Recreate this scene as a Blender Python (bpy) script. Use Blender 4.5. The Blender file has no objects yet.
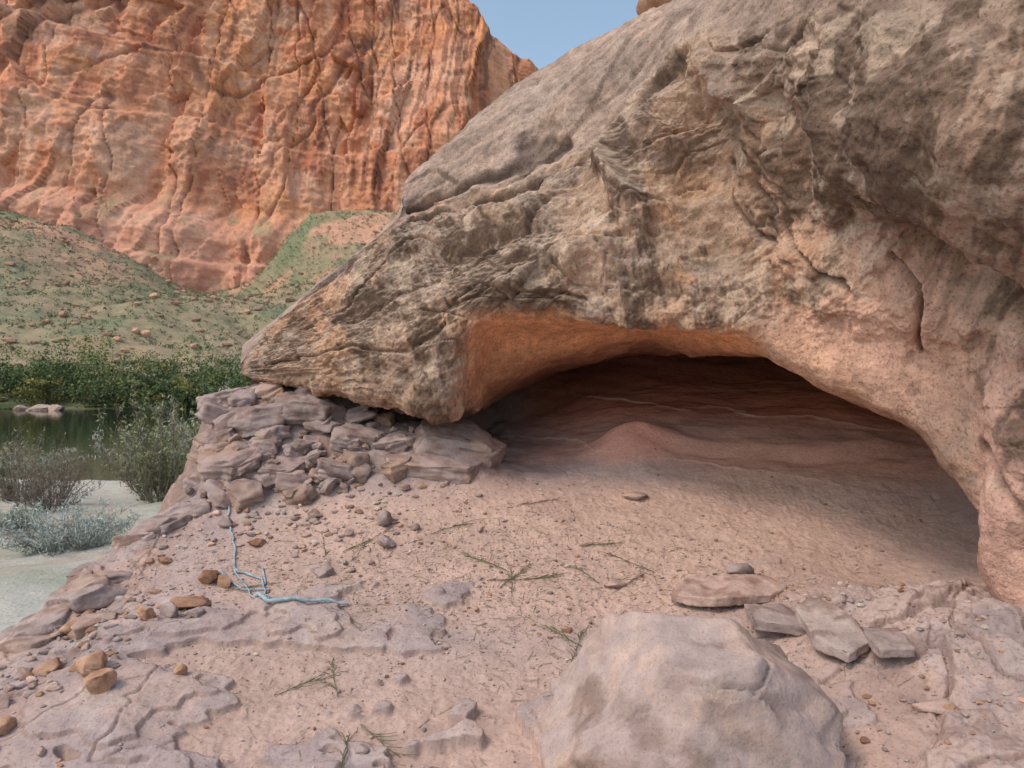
import bpy, math, random
import numpy as np
from mathutils import Vector
random.seed(7)
rng = np.random.default_rng(11)
scene = bpy.context.scene
# z = 0 is eye level of the photographer; all coordinates in metres.

# ------------------------------------------------------------------ noise
PERM = rng.permutation(256).astype(np.int32); PERM = np.concatenate([PERM, PERM])
G = rng.normal(size=(256, 3)); G /= np.linalg.norm(G, axis=1)[:, None]
GX, GY, GZ = [np.ascontiguousarray(G[:, k]) for k in range(3)]
RH = rng.random((256, 4)); R0, R1, R2, R3 = [np.ascontiguousarray(RH[:, k]) for k in range(4)]
def pn(P):
    x, y, z = P[:, 0], P[:, 1], P[:, 2]
    ix, iy, iz = np.floor(x), np.floor(y), np.floor(z)
    fx, fy, fz = x-ix, y-iy, z-iz
    ix = ix.astype(np.int32) & 255; iy = iy.astype(np.int32) & 255; iz = iz.astype(np.int32) & 255
    u = fx*fx*fx*(fx*(fx*6-15)+10); v = fy*fy*fy*(fy*(fy*6-15)+10); w = fz*fz*fz*(fz*(fz*6-15)+10)
    out = 0
    for a in (0, 1):
        pa = PERM[(ix+a) & 255]; wa = u if a else 1-u
        for b in (0, 1):
            pb = PERM[pa+((iy+b) & 255)]; wb = wa*(v if b else 1-v)
            for c in (0, 1):
                h = PERM[pb+((iz+c) & 255)]
                out = out+wb*(w if c else 1-w)*(GX[h]*(fx-a)+GY[h]*(fy-b)+GZ[h]*(fz-c))
    return out*1.6
def fbm(P, o=4, gain=.5):
    s = 0; a = 1.
    for k in range(o):
        s = s + a*pn(P*(2.03**k)+k*17.3); a *= gain
    return s
def ridged(P, o=4, gain=.5):
    s = 0; a = 1.; n = 0
    for k in range(o):
        s = s + a*(1-2*np.abs(pn(P*(2.03**k)+k*9.1))); n += a; a *= gain
    return s/n
def worley(P):
    i = np.floor(P).astype(np.int32); f = P-i; i = i & 255
    F1 = np.full(len(P), 81.); F2 = np.full(len(P), 81.); H = np.zeros(len(P), dtype=np.int32)
    fx, fy, fz = f[:, 0], f[:, 1], f[:, 2]
    for a in (-1, 0, 1):
        pa = PERM[(i[:, 0]+a) & 255]
        for b in (-1, 0, 1):
            pb = PERM[pa+((i[:, 1]+b) & 255)]
            for c in (-1, 0, 1):
                h = PERM[pb+((i[:, 2]+c) & 255)]
                d = (a+R0[h]-fx)**2+(b+R1[h]-fy)**2+(c+R2[h]-fz)**2
                m = d < F1
                F2 = np.where(m, F1, np.minimum(F2, d)); H = np.where(m, h, H); F1 = np.where(m, d, F1)
    return np.sqrt(F1), np.sqrt(F2), R3[H]
def ss(a, b, x):
    t = np.clip((x-a)/(b-a), 0, 1); return t*t*(3-2*t)
def mix(a, b, m):
    return a*(1-m[:, None]) + np.asarray(b)*m[:, None]
def tps(ctrl):
    C = np.array(ctrl, float); n = len(C)
    def K(r2): return .5*r2*np.log(r2+1e-9)
    r2 = ((C[:, None, :2]-C[None, :, :2])**2).sum(2)
    A = np.zeros((n+3, n+3)); A[:n, :n] = K(r2)+np.eye(n)*1e-3*np.mean(r2)*.01
    A[:n, n] = 1; A[:n, n+1:] = C[:, :2]; A[n, :n] = 1; A[n+1:, :n] = C[:, :2].T
    w = np.linalg.solve(A, np.concatenate([C[:, 2], [0, 0, 0]]))
    def f(x, y):
        s = w[n]+w[n+1]*x+w[n+2]*y
        for k in range(n):
            s = s + w[k]*K((x-C[k, 0])**2+(y-C[k, 1])**2)
        return s
    return f

# ------------------------------------------------------------------ helpers
def grid_mesh(name, P, nu, nv, mat, col=None, flip=False):
    idx = np.arange(nu*nv).reshape(nu, nv)
    q = np.stack([idx[:-1, :-1], idx[1:, :-1], idx[1:, 1:], idx[:-1, 1:]], -1).reshape(-1, 4)
    if flip: q = q[:, ::-1]
    return raw_mesh(name, P, q, mat, col)
def raw_mesh(name, P, F, mat, col=None, smooth=True, matidx=None):
    F = np.asarray(F); me = bpy.data.meshes.new(name)
    me.vertices.add(len(P)); me.vertices.foreach_set('co', np.asarray(P, dtype=np.float32).ravel())
    k = F.shape[1]
    me.loops.add(F.size); me.loops.foreach_set('vertex_index', F.ravel().astype(np.int32))
    me.polygons.add(len(F)); me.polygons.foreach_set('loop_start', (np.arange(len(F))*k).astype(np.int32))
    mats = mat if isinstance(mat, (list, tuple)) else [mat]
    for m in mats: me.materials.append(m)
    if matidx is not None: me.polygons.foreach_set('material_index', np.asarray(matidx, dtype=np.int32))
    me.polygons.foreach_set('use_smooth', np.full(len(F), smooth))
    if col is not None:
        a = me.color_attributes.new('Col', 'FLOAT_COLOR', 'POINT')
        c = np.ones((len(P), 4), dtype=np.float32); c[:, :3] = np.clip(col, 0, 1); a.data.foreach_set('color', c.ravel())
    me.update(calc_edges=True)
    ob = bpy.data.objects.new(name, me); scene.collection.objects.link(ob)
    return ob
def normals(P, nu, nv):
    Q = P.reshape(nu, nv, 3)
    n = -np.cross(np.gradient(Q, axis=0), np.gradient(Q, axis=1)).reshape(-1, 3)
    return n/(np.linalg.norm(n, axis=1)[:, None]+1e-12)

def rock_mat(name, sc=1.0, bump=1.0, rough=.92, grain=.35, speck=.5, fine=True):
    m = bpy.data.materials.new(name); m.use_nodes = True
    nt = m.node_tree; N = nt.nodes; L = nt.links
    b = N['Principled BSDF']; b.inputs['Roughness'].default_value = rough
    b.inputs['Specular IOR Level'].default_value = .25
    tc = N.new('ShaderNodeTexCoord')
    def noise(s, d=4, r=.6):
        n = N.new('ShaderNodeTexNoise'); n.inputs['Scale'].default_value = s*sc
        n.inputs['Detail'].default_value = d; n.inputs['Roughness'].default_value = r
        L.new(tc.outputs['Object'], n.inputs['Vector']); return n
    def mr(src, a, b_, c, d):
        r = N.new('ShaderNodeMapRange'); r.inputs[1].default_value = a; r.inputs[2].default_value = b_
        r.inputs[3].default_value = c; r.inputs[4].default_value = d; L.new(src, r.inputs[0]); return r.outputs[0]
    at = N.new('ShaderNodeAttribute'); at.attribute_name = 'Col'; csrc = at.outputs['Color']
    n1 = noise(11, 6, .75)
    f = mr(n1.outputs[0], .3, .7, 1-grain, 1+grain)
    if fine:
        n2 = noise(90, 2, .6); f2 = mr(n2.outputs[0], .30, .46, 1-speck, 1.03)
        mu = N.new('ShaderNodeMath'); mu.operation = 'MULTIPLY'; L.new(f, mu.inputs[0]); L.new(f2, mu.inputs[1]); f = mu.outputs[0]
    vm = N.new('ShaderNodeVectorMath'); vm.operation = 'SCALE'; L.new(csrc, vm.inputs[0]); L.new(f, vm.inputs['Scale'])
    L.new(vm.outputs[0], b.inputs['Base Color'])
    if bump > 0:
        prev = None
        for s, d, dist in ((22, 3, .012), (75, 2, .005)):
            n = noise(s, d, .65); bp = N.new('ShaderNodeBump'); bp.inputs['Distance'].default_value = dist*bump/sc
            bp.inputs['Strength'].default_value = .8
            L.new(n.outputs[0], bp.inputs['Height'])
            if prev: L.new(prev, bp.inputs['Normal'])
            prev = bp.outputs[0]
        L.new(prev, b.inputs['Normal'])
    return m
def plain_mat(name, c, rough=.8, var=.25, scale=5.):
    m = bpy.data.materials.new(name); m.use_nodes = True
    nt = m.node_tree; N = nt.nodes; L = nt.links; b = N['Principled BSDF']
    b.inputs['Roughness'].default_value = rough
    tc = N.new('ShaderNodeTexCoord'); n = N.new('ShaderNodeTexNoise'); n.inputs['Scale'].default_value = scale; n.inputs['Detail'].default_value = 3
    L.new(tc.outputs['Object'], n.inputs['Vector'])
    r = N.new('ShaderNodeValToRGB'); L.new(n.outputs[0], r.inputs[0])
    r.color_ramp.elements[0].position = .3; r.color_ramp.elements[1].position = .7
    r.color_ramp.elements[0].color = (*[x*(1-var) for x in c], 1); r.color_ramp.elements[1].color = (*[min(1, x*(1+var)) for x in c], 1)
    L.new(r.outputs[0], b.inputs['Base Color'])
    return m

M_over = rock_mat('weathered_sandstone', 1.0, 1.0, grain=.40, speck=.45)
M_ledge = rock_mat('ledge_sandstone', 1.0, .6, grain=.16, speck=.25)
M_stone = rock_mat('loose_stone', 1.5, .6, grain=.2, speck=.22)
M_cliff = rock_mat('canyon_sandstone', .012, .7, grain=.22, speck=.25)
M_talus = rock_mat('talus_soil', .03, .6, grain=.25, speck=.4)
M_sand = rock_mat('river_sand', .2, .8, grain=.16, speck=.25)

# ------------------------------------------------------------------ ledge (ground rock)
ctrl = [(-1.0,.5,-1.25),(0,.5,-1.25),(1.2,.5,-1.2),(-1,-1,-1.4),(1,-1,-1.4),(2.6,-1,-1.3),(2.6,1,-1.05),
 (-1.2,1.5,-1.12),(0,1.5,-1.13),(1.0,1.5,-1.06),(2.2,1.5,-.98),
 (-1.36,1.96,-1.03),(-.6,2.0,-1.05),(.24,2.0,-1.04),(1.23,1.85,-.95),
 (-1.8,2.66,-.94),(-1.22,2.9,-.84),(-.4,2.9,-.86),(.34,2.89,-.85),(1.0,2.7,-.85),(1.47,2.60,-.75),(1.62,2.4,-.72),(1.5,2.15,-.78),
 (1.15,2.72,-.80),(1.15,2.15,-.91),(2.3,2.3,-.8),
 (-1.75,3.4,-.70),(-1.06,3.7,-.58),(-.3,3.7,-.55),(.45,3.7,-.58),(1.1,3.3,-.72),(1.5,2.95,-.80),(1.85,3.0,-.74),
 (.5,4.3,-.38),(.45,4.8,-.16),(.45,5.25,.02),(.45,5.6,.3),(.45,6,1.0),
 (1.94,3.7,-.43),(1.97,3.25,-.65),(1.64,4.22,-.28),(1.72,4.7,-.06),(1.85,5.2,.2),(1.9,5.7,.9),(2.5,3.75,-.2),(2.8,4.2,.25),(2.6,3.0,-.45),(3.2,3,0.),(3.3,4.8,1.0),
 (-1.12,3.88,-.47),(-1.0,4.08,-.27),(-1.23,4.22,-.08),(-1.62,4.2,-.12),(-1.7,4.5,-.06),(-1.6,3.85,-.45),(-1.8,4.0,-.35),
 (-.62,4.1,-.28),(-.35,4.0,-.36),(-.2,3.82,-.48),(-.5,3.8,-.47),(-.05,4.2,-.44),(-.3,4.5,-.32),(-.02,4.6,-.38),(-.9,4.6,-.12),(-.2,5.0,-.28),(-1.2,5.2,.0),(-.2,5.6,.3),(-1.7,5.5,0)]
f_ledge = tps(ctrl)
xs = np.unique(np.concatenate([np.linspace(-5, -2.2, 60), np.linspace(-2.2, 2.0, 880), np.linspace(2.0, 4, 60)]))
ys = np.unique(np.concatenate([np.linspace(-1.5, 1.5, 60), np.linspace(1.5, 4.9, 700), np.linspace(4.9, 6.3, 50)]))
nx, ny = len(xs), len(ys)
X, Y = [a.ravel() for a in np.meshgrid(xs, ys, indexing='ij')]
Z0 = f_ledge(X, Y)
P2 = np.stack([X, Y, Z0], 1); ZZ = Z0*0
w1 = pn(P2*1.3+5)*.25; w2 = pn(P2*1.3+25)*.25
sand = np.clip(np.exp(-(((X+.15+w1)/1.15)**2+((Y-3.25+w2)/.52)**2)**2) + np.exp(-(((X-1.0+w1)/.95)**2+((Y-3.45+w2)/.55)**2)**2), 0, 1)
outc = ss(.10, -.12, X + w1*.5)*ss(3.68, 3.85, Y+w2*.3)*ss(-2.4, -1.9, X)
wall = ss(4.05, 4.35, Y + .42*np.maximum(X-.6, 0)+w2*.2)*ss(-.1, .3, X)
left = ss(-1.25, -1.65, X+w1*.6)
right = ss(.85, 1.15, X+w1)*ss(3.0, 2.6, Y)
# slickrock patches showing through a pink gritty cover, with crisp broken margins
pe = np.stack([X*1.0, Y*1.35, ZZ], 1)
pl = fbm(pe+3.7, 5, .55)+.55*ss(2.95, 2.2, Y)-.28 + .25*np.exp(-((X+1.3)/.5)**2-((Y-2.5)/.8)**2) - .55*np.exp(-((X-.02)/.13)**2)
slabm = ss(-.012, .012, pl)*np.clip(1-outc-wall-.9*right, 0, 1)*ss(3.3, 3.0, Y)
sand = np.clip(np.maximum(sand*(1-slabm), (1-slabm)*ss(3.0, 2.2, Y)*.9*(1-right)), 0, 1)*(1-.7*left)
hard = np.clip(1-sand-outc-wall, 0, 1)
Z = Z0.copy()
step2 = ss(.22, .235, pl+.05*pn(P2*6))
Z += slabm*(.022+.03*np.clip(pl, 0, .4))+slabm*step2*.012
Z += hard*(.022*fbm(P2*1.3, 3)+.006*fbm(P2*6, 4, .6))
ck = 1-np.abs(pn(np.stack([X*1.3+w2*3, Y*1.8+w1*3, ZZ+3], 1))+.16*fbm(P2*6, 3))*2
ckm = hard*ss(-.1, .3, pn(P2*1.4+60))
Z -= ckm*.009*ss(.96, .995, ck)
F1, F2, H = worley(np.stack([X*2.0+w1*4+.2*pn(P2*5), Y*2.6+w2*4+.2*pn(P2*5+9), ZZ], 1))
rg = np.clip(right+.35*left, 0, 1)
Z += rg*((H-.5)*.035-.018*ss(.04, 0, F2-F1)+.030*fbm(P2*4, 5, .62))
F1, F2, H6 = worley(np.stack([X*6+w1*6, Y*7+w2*6, ZZ], 1)+.25*pn(P2*9)[:, None])
Z += rg*ss(-.1, .3, pn(P2*2.2+33))*((H6-.5)*.020)
Z += outc*(.05*fbm(P2*2.2, 4)+.03*ridged(P2*3, 3))
lay2 = fbm(np.stack([X*1.2, Y*1.2, Z*14+X*3], 1), 3)
Z += (outc+.5*left*hard)*.018*lay2
Z += sand*(.010*fbm(P2*3.5, 3)+.0045*fbm(P2*30, 3, .6)) + hard*(.002*fbm(P2*24, 3))
Z += .13*np.exp(-(((X-.66)/.22)**2+((Y-4.22)/.12)**2))
shelf_y = 4.30-.30*np.maximum(X-.7, 0)+.05*pn(P2*1.6+31)
Z += ss(.3, .7, X)*ss(2.2, 1.9, X)*.055*ss(shelf_y-.10, shelf_y, Y)
Z += wall*(.024*fbm(P2*np.array([1.5, 1.5, 7]), 4))
l1 = Z-(-.08-.09*(X-.45))+.04*pn(P2*2.2+9)+.010*pn(P2*12)
l2 = Z-(-.37-.115*(X-.5))+.04*pn(P2*2.2+19)+.010*pn(P2*12)
Z += wall*.007*(np.exp(-(l1/.005)**2)+np.exp(-(l2/.005)**2))
XE = np.interp(Y, [1, 2.6, 3.0, 3.4, 3.7, 3.92, 4.15, 4.4, 5], [-1.95, -1.86, -1.84, -1.78, -1.62, -1.54, -1.60, -1.76, -1.8])
ed = np.maximum(0, XE - .10*pn(P2*2.4+50) - .04*pn(P2*7) - X)
Z -= 1.5*ed + .16*ss(0, .14, ed)*(.5+.6*pn(P2*3))
Z += ss(0, .3, ed)*(.10*ridged(P2*2.5, 3)+.03*fbm(np.stack([X*1.2, Y*1.2, Z*14+X*3], 1), 3))
Z = np.maximum(Z, -4.2)
PL = np.stack([X, Y, Z], 1)
nL = normals(PL, nx, ny); nL[nL[:, 2] < 0] *= -1
c = np.tile(np.array([.36, .285, .28]), (len(X), 1))
c = mix(c, (.42, .315, .285), ss(-.2, .5, fbm(P2*1.6+40, 5, .6)))
c = mix(c, (.29, .235, .24), ss(.0, .5, fbm(P2*2.2+70, 5, .6))*.75*(1-sand))
c = mix(c, (.45, .38, .355), hard*ss(.25, .5, fbm(P2*7+170, 4, .6))*.4)
c = mix(c, (.46, .325, .275), sand*.95)
c = mix(c, (.36, .255, .22), sand*ss(0, .5, fbm(P2*3+270, 5, .6))*.5)
c = mix(c, (.30, .24, .235), outc*.7)
c = mix(c, (.19, .13, .115), np.clip(outc+right+left, 0, 1)*ss(.1, .5, fbm(P2*4+4, 5, .6))*.6)
c = mix(c, (.45, .285, .215), np.clip(left+outc*.4+.5*right, 0, 1)*ss(.0, .4, fbm(P2*3+14, 4))*.5)
c = mix(c, (.48, .185, .12), wall*.9*ss(-.38, -.2, Z0))
c = mix(c, (.56, .315, .25), wall*.85*ss(-.2, -.42, Z0))
lay_ = fbm(np.stack([X*.6, Y*.6, Z*22+X*2], 1), 3)
c = mix(c, (.34, .12, .08), wall*ss(.05, .4, lay_)*.5*ss(-.42, -.3, Z0))
c = mix(c, (.64, .33, .265), np.exp(-(((X-.66)/.24)**2+((Y-4.20)/.14)**2)**2)*.85)
lm = .35+.65*ss(-.3, .3, pn(P2*2.7+7))
c = mix(c, (.62, .46, .37), wall*np.exp(-(l1/.005)**2)*.8*lm)
c = mix(c, (.60, .46, .38), wall*np.exp(-(l2/.005)**2)*.8*ss(-.2, .2, pn(P2*3+7)))
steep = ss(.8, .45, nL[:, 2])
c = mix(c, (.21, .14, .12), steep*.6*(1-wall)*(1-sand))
c = mix(c, (.17, .12, .10), ckm*ss(.965, .995, ck)*.45)
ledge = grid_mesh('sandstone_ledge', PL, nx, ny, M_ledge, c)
ZG = Z.reshape(nx, ny)
def gzv(x, y):
    x = np.asarray(x); y = np.asarray(y)
    i = np.clip(np.searchsorted(xs, x)-1, 0, nx-2); j = np.clip(np.searchsorted(ys, y)-1, 0, ny-2)
    a = (x-xs[i])/(xs[i+1]-xs[i]); b = (y-ys[j])/(ys[j+1]-ys[j])
    return (ZG[i, j]*(1-a)+ZG[i+1, j]*a)*(1-b)+(ZG[i, j+1]*(1-a)+ZG[i+1, j+1]*a)*b
def gz(x, y): return float(gzv(x, y))
SLG = slabm.reshape(nx, ny)
def on_slab(x, y): return SLG[min(np.searchsorted(xs, x), nx-1), min(np.searchsorted(ys, y), ny-1)] > .5

# ------------------------------------------------------------------ overhang
cols = [
 [(-1.70,5.8,-2.5),(-1.73,4.88,.08),(-1.63,4.44,.11),(-1.63,4.42,.10),(-1.62,4.40,.095),(-1.61,4.39,.09),(-1.60,4.38,.077),(-1.61,4.40,.06),(-1.59,4.59,.04),(-1.51,5.03,.03)],
 [(-1.4,6.2,-2.5),(-1.48,5.18,.30),(-1.46,4.44,.32),(-1.43,4.37,.29),(-1.39,4.29,.24),(-1.33,4.18,.16),(-1.30,4.14,.09),(-1.28,4.18,0),(-1.29,4.51,-.02),(-1.26,5.11,0)],
 [(-1.1,6.5,-2.5),(-1.17,5.33,.52),(-1.21,4.44,.56),(-1.15,4.33,.51),(-1.08,4.22,.42),(-1.0,4.07,.30),(-.93,3.96,.155),(-.90,4.0,-.03),(-.90,4.37,-.07),(-.77,5.11,-.055)],
 [(-.6,6.8,-2.5),(-.68,5.48,.8),(-.96,4.44,.77),(-.89,4.33,.71),(-.80,4.18,.62),(-.69,4.0,.43),(-.59,3.81,.20),(-.54,3.85,-.07),(-.50,4.22,-.14),(-.43,5.11,-.055)],
 [(-.3,7.0,-2.5),(-.47,5.62,1.1),(-.68,4.44,1.03),(-.64,4.29,.94),(-.58,4.14,.83),(-.46,3.92,.60),(-.36,3.7,.32),(-.29,3.77,-.14),(-.21,4.29,-.12),(-.08,5.3,.03)],
 [(0,7.2,-2.5),(-.25,5.77,1.45),(-.62,4.59,1.26),(-.51,4.37,1.0),(-.34,4.07,.87),(-.24,3.81,.63),(-.17,3.66,.42),(-.09,3.92,.21),(-.07,4.14,-.06),(.13,5.6,.05)],
 [(.6,7.4,-2.5),(.38,5.92,1.75),(-.20,4.74,1.72),(.05,4.22,1.16),(.12,3.92,.95),(.16,3.66,.71),(.21,3.55,.38),(.25,3.92,.23),(.28,4.29,.08),(.46,5.95,.15)],
 [(1.4,7.6,-2.5),(1.10,5.92,2.1),(.24,4.74,2.05),(.48,4.07,1.31),(.50,3.77,1.14),(.50,3.52,.80),(.52,3.40,.30),(.63,3.77,.25),(.73,4.22,.15),(.93,6.0,.25)],
 [(2.3,7.6,-2.5),(1.82,5.92,2.4),(.73,4.59,2.25),(.68,3.92,1.53),(.66,3.55,1.29),(.74,3.45,.85),(.81,3.26,.32),(.93,3.55,.235),(1.04,4.0,.14),(1.43,6.0,.28)],
 [(3.2,7.4,-2.5),(2.37,5.18,2.6),(1.15,4.29,2.36),(.88,3.48,1.62),(.95,3.25,1.24),(.98,3.25,.83),(1.0,3.11,.31),(1.09,3.18,.17),(1.26,3.63,.14),(1.81,5.8,.28)],
 [(4.2,6.8,-2.5),(2.68,4.07,3.3),(1.25,3.33,2.40),(1.01,2.89,1.42),(1.01,2.74,1.01),(1.08,2.80,.615),(1.20,2.92,.29),(1.24,2.92,0),(1.49,3.40,0),(2.10,5.4,.2)],
 [(5,6,-2.5),(3.1,3.33,3.9),(1.32,2.52,2.16),(1.11,2.29,1.19),(1.06,2.20,.76),(1.23,2.50,.50),(1.36,2.66,.23),(1.44,2.74,-.13),(1.71,3.18,-.155),(2.45,5.0,.1)],
 [(5.6,5,-2.5),(3.5,2.96,3.9),(1.56,2.15,1.98),(1.22,1.92,1.0),(1.155,1.87,.65),(1.39,2.32,.38),(1.51,2.52,.15),(1.56,2.59,-.27),(1.85,2.96,-.34),(2.75,4.6,-.1)],
 [(6,4.5,-2.5),(4.3,2.96,3.9),(1.86,2.0,1.85),(1.35,1.70,.88),(1.31,1.74,.50),(1.50,2.15,.27),(1.59,2.37,.01),(1.63,2.52,-.46),(1.94,2.89,-.53),(2.8,4.1,-.3)],
 [(6.4,4,-2.5),(5.0,2.96,3.5),(2.26,2.0,1.71),(1.62,1.63,.73),(1.58,1.70,.38),(1.67,2.0,.09),(1.64,2.22,-.29),(1.58,2.48,-.66),(1.85,2.81,-.82),(2.53,3.55,-.84)],
 [(6.8,3.6,-2.5),(5.5,2.9,3.0),(2.8,2.07,1.6),(2.15,1.70,.65),(2.05,1.70,.2),(2.05,1.9,-.17),(2.0,2.15,-.63),(1.76,2.29,-.92),(1.85,2.7,-1.05),(2.4,3.4,-1.1)],
 [(7,3.3,-2.5),(6,2.8,2.5),(3.6,2.1,1.4),(3.1,1.8,.5),(3.0,1.8,0),(3.0,1.9,-.5),(2.9,2.1,-.9),(2.6,2.3,-1.2),(2.5,2.7,-1.3),(2.6,3.3,-1.3)],
]
Cg = np.array(cols, float)
def cr(A, t):
    n = A.shape[0]; i = np.clip(np.floor(t).astype(int), 0, n-2); f = (t-i)[:, None]
    g = lambda k: A[np.clip(k, 0, n-1)].reshape(len(t), -1)
    p0, p1, p2, p3 = g(i-1), g(i), g(i+1), g(i+2)
    tau = .42
    m1 = tau*(p2-p0); m2 = tau*(p3-p1)
    r = (2*f**3-3*f**2+1)*p1+(f**3-2*f**2+f)*m1+(-2*f**3+3*f**2)*p2+(f**3-f**2)*m2
    return r.reshape((len(t),)+A.shape[1:])
sv = np.unique(np.concatenate([np.linspace(0, 14.2, 960), np.linspace(14.2, 16, 40)]))
tv = np.unique(np.concatenate([np.linspace(0, 1, 8), np.linspace(1, 2, 20), np.linspace(2, 3, 100), np.linspace(3, 8, 360), np.linspace(8, 9, 30)]))
B = cr(Cg, sv); B = cr(np.transpose(B, (1, 0, 2)), tv); B = np.transpose(B, (1, 0, 2))
ns, nt_ = len(sv), len(tv)
PB = B.reshape(-1, 3).copy()
nB = normals(PB, ns, nt_)
S, T = [a.ravel() for a in np.meshgrid(sv, tv, indexing='ij')]
q = PB
wv = np.stack([pn(q*1.1+3), pn(q*1.1+13), pn(q*1.1+23)], 1)*.35
tw = T + .22*pn(q*2.6+61) + .07*pn(q*9+2); sw = S + .35*pn(q*2.1+31)+.1*pn(q*8)
nose = ss(0, 1.2, S)
face = ss(2.75, 3.15, tw)
slab = (1-face)
ceil = ss(6.05, 6.5, T)*ss(3.8, 5, S)
def bl(s0, t0, a, b, amp):
    return amp*np.exp(-((sw-s0)/a)**2-((tw-t0)/b)**2)
d = .05*fbm(q*1.1+wv, 3)
d += bl(8.35, 4.25, .55, .75, -.24)+bl(7.15, 4.4, .22, .9, .12)+bl(9.4, 3.7, .32, .8, .12)+bl(10.0, 4.4, .4, .6, -.10)
d += bl(11.7, 4.2, .9, .5, .13)+bl(12.8, 4.1, .7, .5, .08)+bl(11.6, 5.15, 1.4, .28, -.12)+bl(11.2, 5.9, .9, .3, .08)
d += bl(5.8, 4.2, .8, .35, .06)+bl(4.2, 4.9, .5, .5, -.06)+bl(5.2, 4.75, .8, .2, -.07)+bl(6.6, 5.2, .9, .3, .06)+bl(2.6, 5.0, 1.2, .25, -.06)
d += bl(13, 5.3, .8, .25, -.08)+bl(13.2, 6.2, .6, .35, .06)+bl(3.0, 4.2, 1.0, .3, .05)
big_d = d.copy()
em = ss(-.15, .35, pn(q*1.2+140))
F1, F2, H = worley((q+wv*.7)*np.array([1.6, 1.6, 2.6]))
d += (1-ceil)*face*em*((H-.5)*.06 - .02*ss(.05, 0, F2-F1))*ss(11.2, 10, S)
aq = np.stack([S*.45+wv[:, 0]*2, tw*1.6, q[:, 1]*.6], 1)
fl = ridged(aq+7, 4)
mid = .034*fl*(1-.8*ceil)*face + (1-.6*ceil)*face*.036*fbm((q+wv*.4)*4+3, 5, .58)
F1, F2, H = worley((q+wv*.3)*np.array([4, 4, 7])+4)
mid += (1-ceil)*(.25+.75*face)*ss(-.2, .4, pn(q*1.7+90))*((H-.5)*.034 - .012*ss(.07, 0, F2-F1))
F1, F2, H = worley((q+wv*.2)*np.array([9, 9, 15])+14)
mid += (1-ceil)*(.3+.7*face)*ss(-.1, .4, pn(q*2.1+190))*((H-.5)*.016)
pit = ss(-.1, .5, pn(q*2.1+77))*face*(1-ceil)
mid += pit*.014*ridged(q*14, 4, .6)+.0040*fbm(q*24, 3, .65)*(1-.5*ceil)
d += mid
bed = q[:, 2]*1.0 - .62*q[:, 0] + .35*q[:, 1] + .05*pn(q*1.5)+.012*pn(q*6)
lb = fbm(np.stack([bed*14, q[:, 0]*.5, q[:, 1]*.5], 1), 4, .6)
d += slab*.012*lb*(.4+.6*ss(-.2, .3, pn(q*1.3+9))) + face*(1-ceil)*.007*lb
F1s, F2s, Hs = worley(np.stack([bed*3.5, q[:, 0]*.9, q[:, 1]*1.0], 1))
d += slab*((Hs-.5)*.06*ss(1.9, 2.6, tw))+slab*.02*fbm(q*3, 4, .6)
def seg(pts, wd, dep):
    dm = np.full(len(S), 9.)
    for (a, b), (c_, e) in zip(pts[:-1], pts[1:]):
        vx, vy = c_-a, e-b; k = np.clip(((sw-a)*vx+(tw-b)*vy)/(vx*vx+vy*vy), 0, 1)
        dm = np.minimum(dm, np.hypot(sw-a-k*vx, tw-b-k*vy))
    return -dep*np.exp(-(dm/wd)**2)
cr_ = seg([(3.9, 3.15), (5, 3.35), (6, 3.4), (7.0, 3.5)], .17, .20)
cr_ += seg([(7.0, 3.5), (7.8, 3.4), (8.6, 3.1)], .12, .06)
cr_ += seg([(4.6, 2.7), (5.6, 2.85), (6.6, 2.7)], .06, .06)
cr_ += seg([(9.3, 4.9), (9.9, 5.5), (10.5, 5.8)], .035, .06)
cr_ += seg([(10.9, 5.4), (11.3, 5.7), (11.5, 6.3)], .035, .05)
cr_ += seg([(8.7, 4.6), (9.1, 5.2), (9.7, 5.6)], .03, .04)
cr_ += seg([(1.3, 4.2), (2.3, 4.5), (3.5, 4.1), (4.4, 4.4)], .035, .03)
cr_ += seg([(.8, 5.6), (2.0, 5.9), (3.2, 6.3), (4.2, 6.1)], .035, .025)
cr_ += seg([(12.9, 6.5), (13.5, 6.35), (14.2, 6.5)], .06, .04)
cr_ += seg([(12.6, 5.4), (13.3, 5.7), (14.1, 5.6)], .07, .05)
d += cr_
d *= nose*ss(8.9, 8.2, T)*.9+.1
d *= ss(1.2, 2.0, T)*.8+.2
near = ss(10, 12.5, S)
d *= (1-.15*near)
PB = PB + nB*d[:, None]
n2 = normals(PB, ns, nt_)
up = n2[:, 2]
c = np.tile(np.array([.36, .25, .185]), (len(S), 1))
c = mix(c, (.48, .275, .17), ss(-.1, .45, fbm(q*1.5+100, 5, .6))*.8)
c = mix(c, (.23, .18, .155), ss(-.1, .4, fbm(q*2.0+200, 5, .65))*.7)
c = mix(c, (.37, .285, .245), slab*.75)
c = mix(c, (.24, .185, .16), slab*ss(-.1, .5, lb+.6*pn(q*2))*.65)
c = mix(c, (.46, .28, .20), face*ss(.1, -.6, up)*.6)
dk_r = ss(8.8, 10.4, sw)*ss(5.5, 4.6, tw)
c = mix(c, (.23, .165, .135), dk_r*.7)
pinkm = np.exp(-(((S-11.0)/1.7)**2+((tw-6.1)/.9)**2)**2)*ss(-.6, .1, pn(q*2+44))
c = mix(c, (.56, .34, .265), pinkm*.85)
c = mix(c, (.55, .335, .275), ss(12.3, 13, sw)*ss(5.2, 5.8, tw)*.8)
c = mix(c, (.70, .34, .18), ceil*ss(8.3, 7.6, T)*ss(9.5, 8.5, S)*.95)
c = mix(c, (.26, .115, .07), ss(6.9, 7.9, tw)*.85*ss(4, 5, S))  # alcove shade painted into the deep ceiling colour, darker towards the rear
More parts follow.
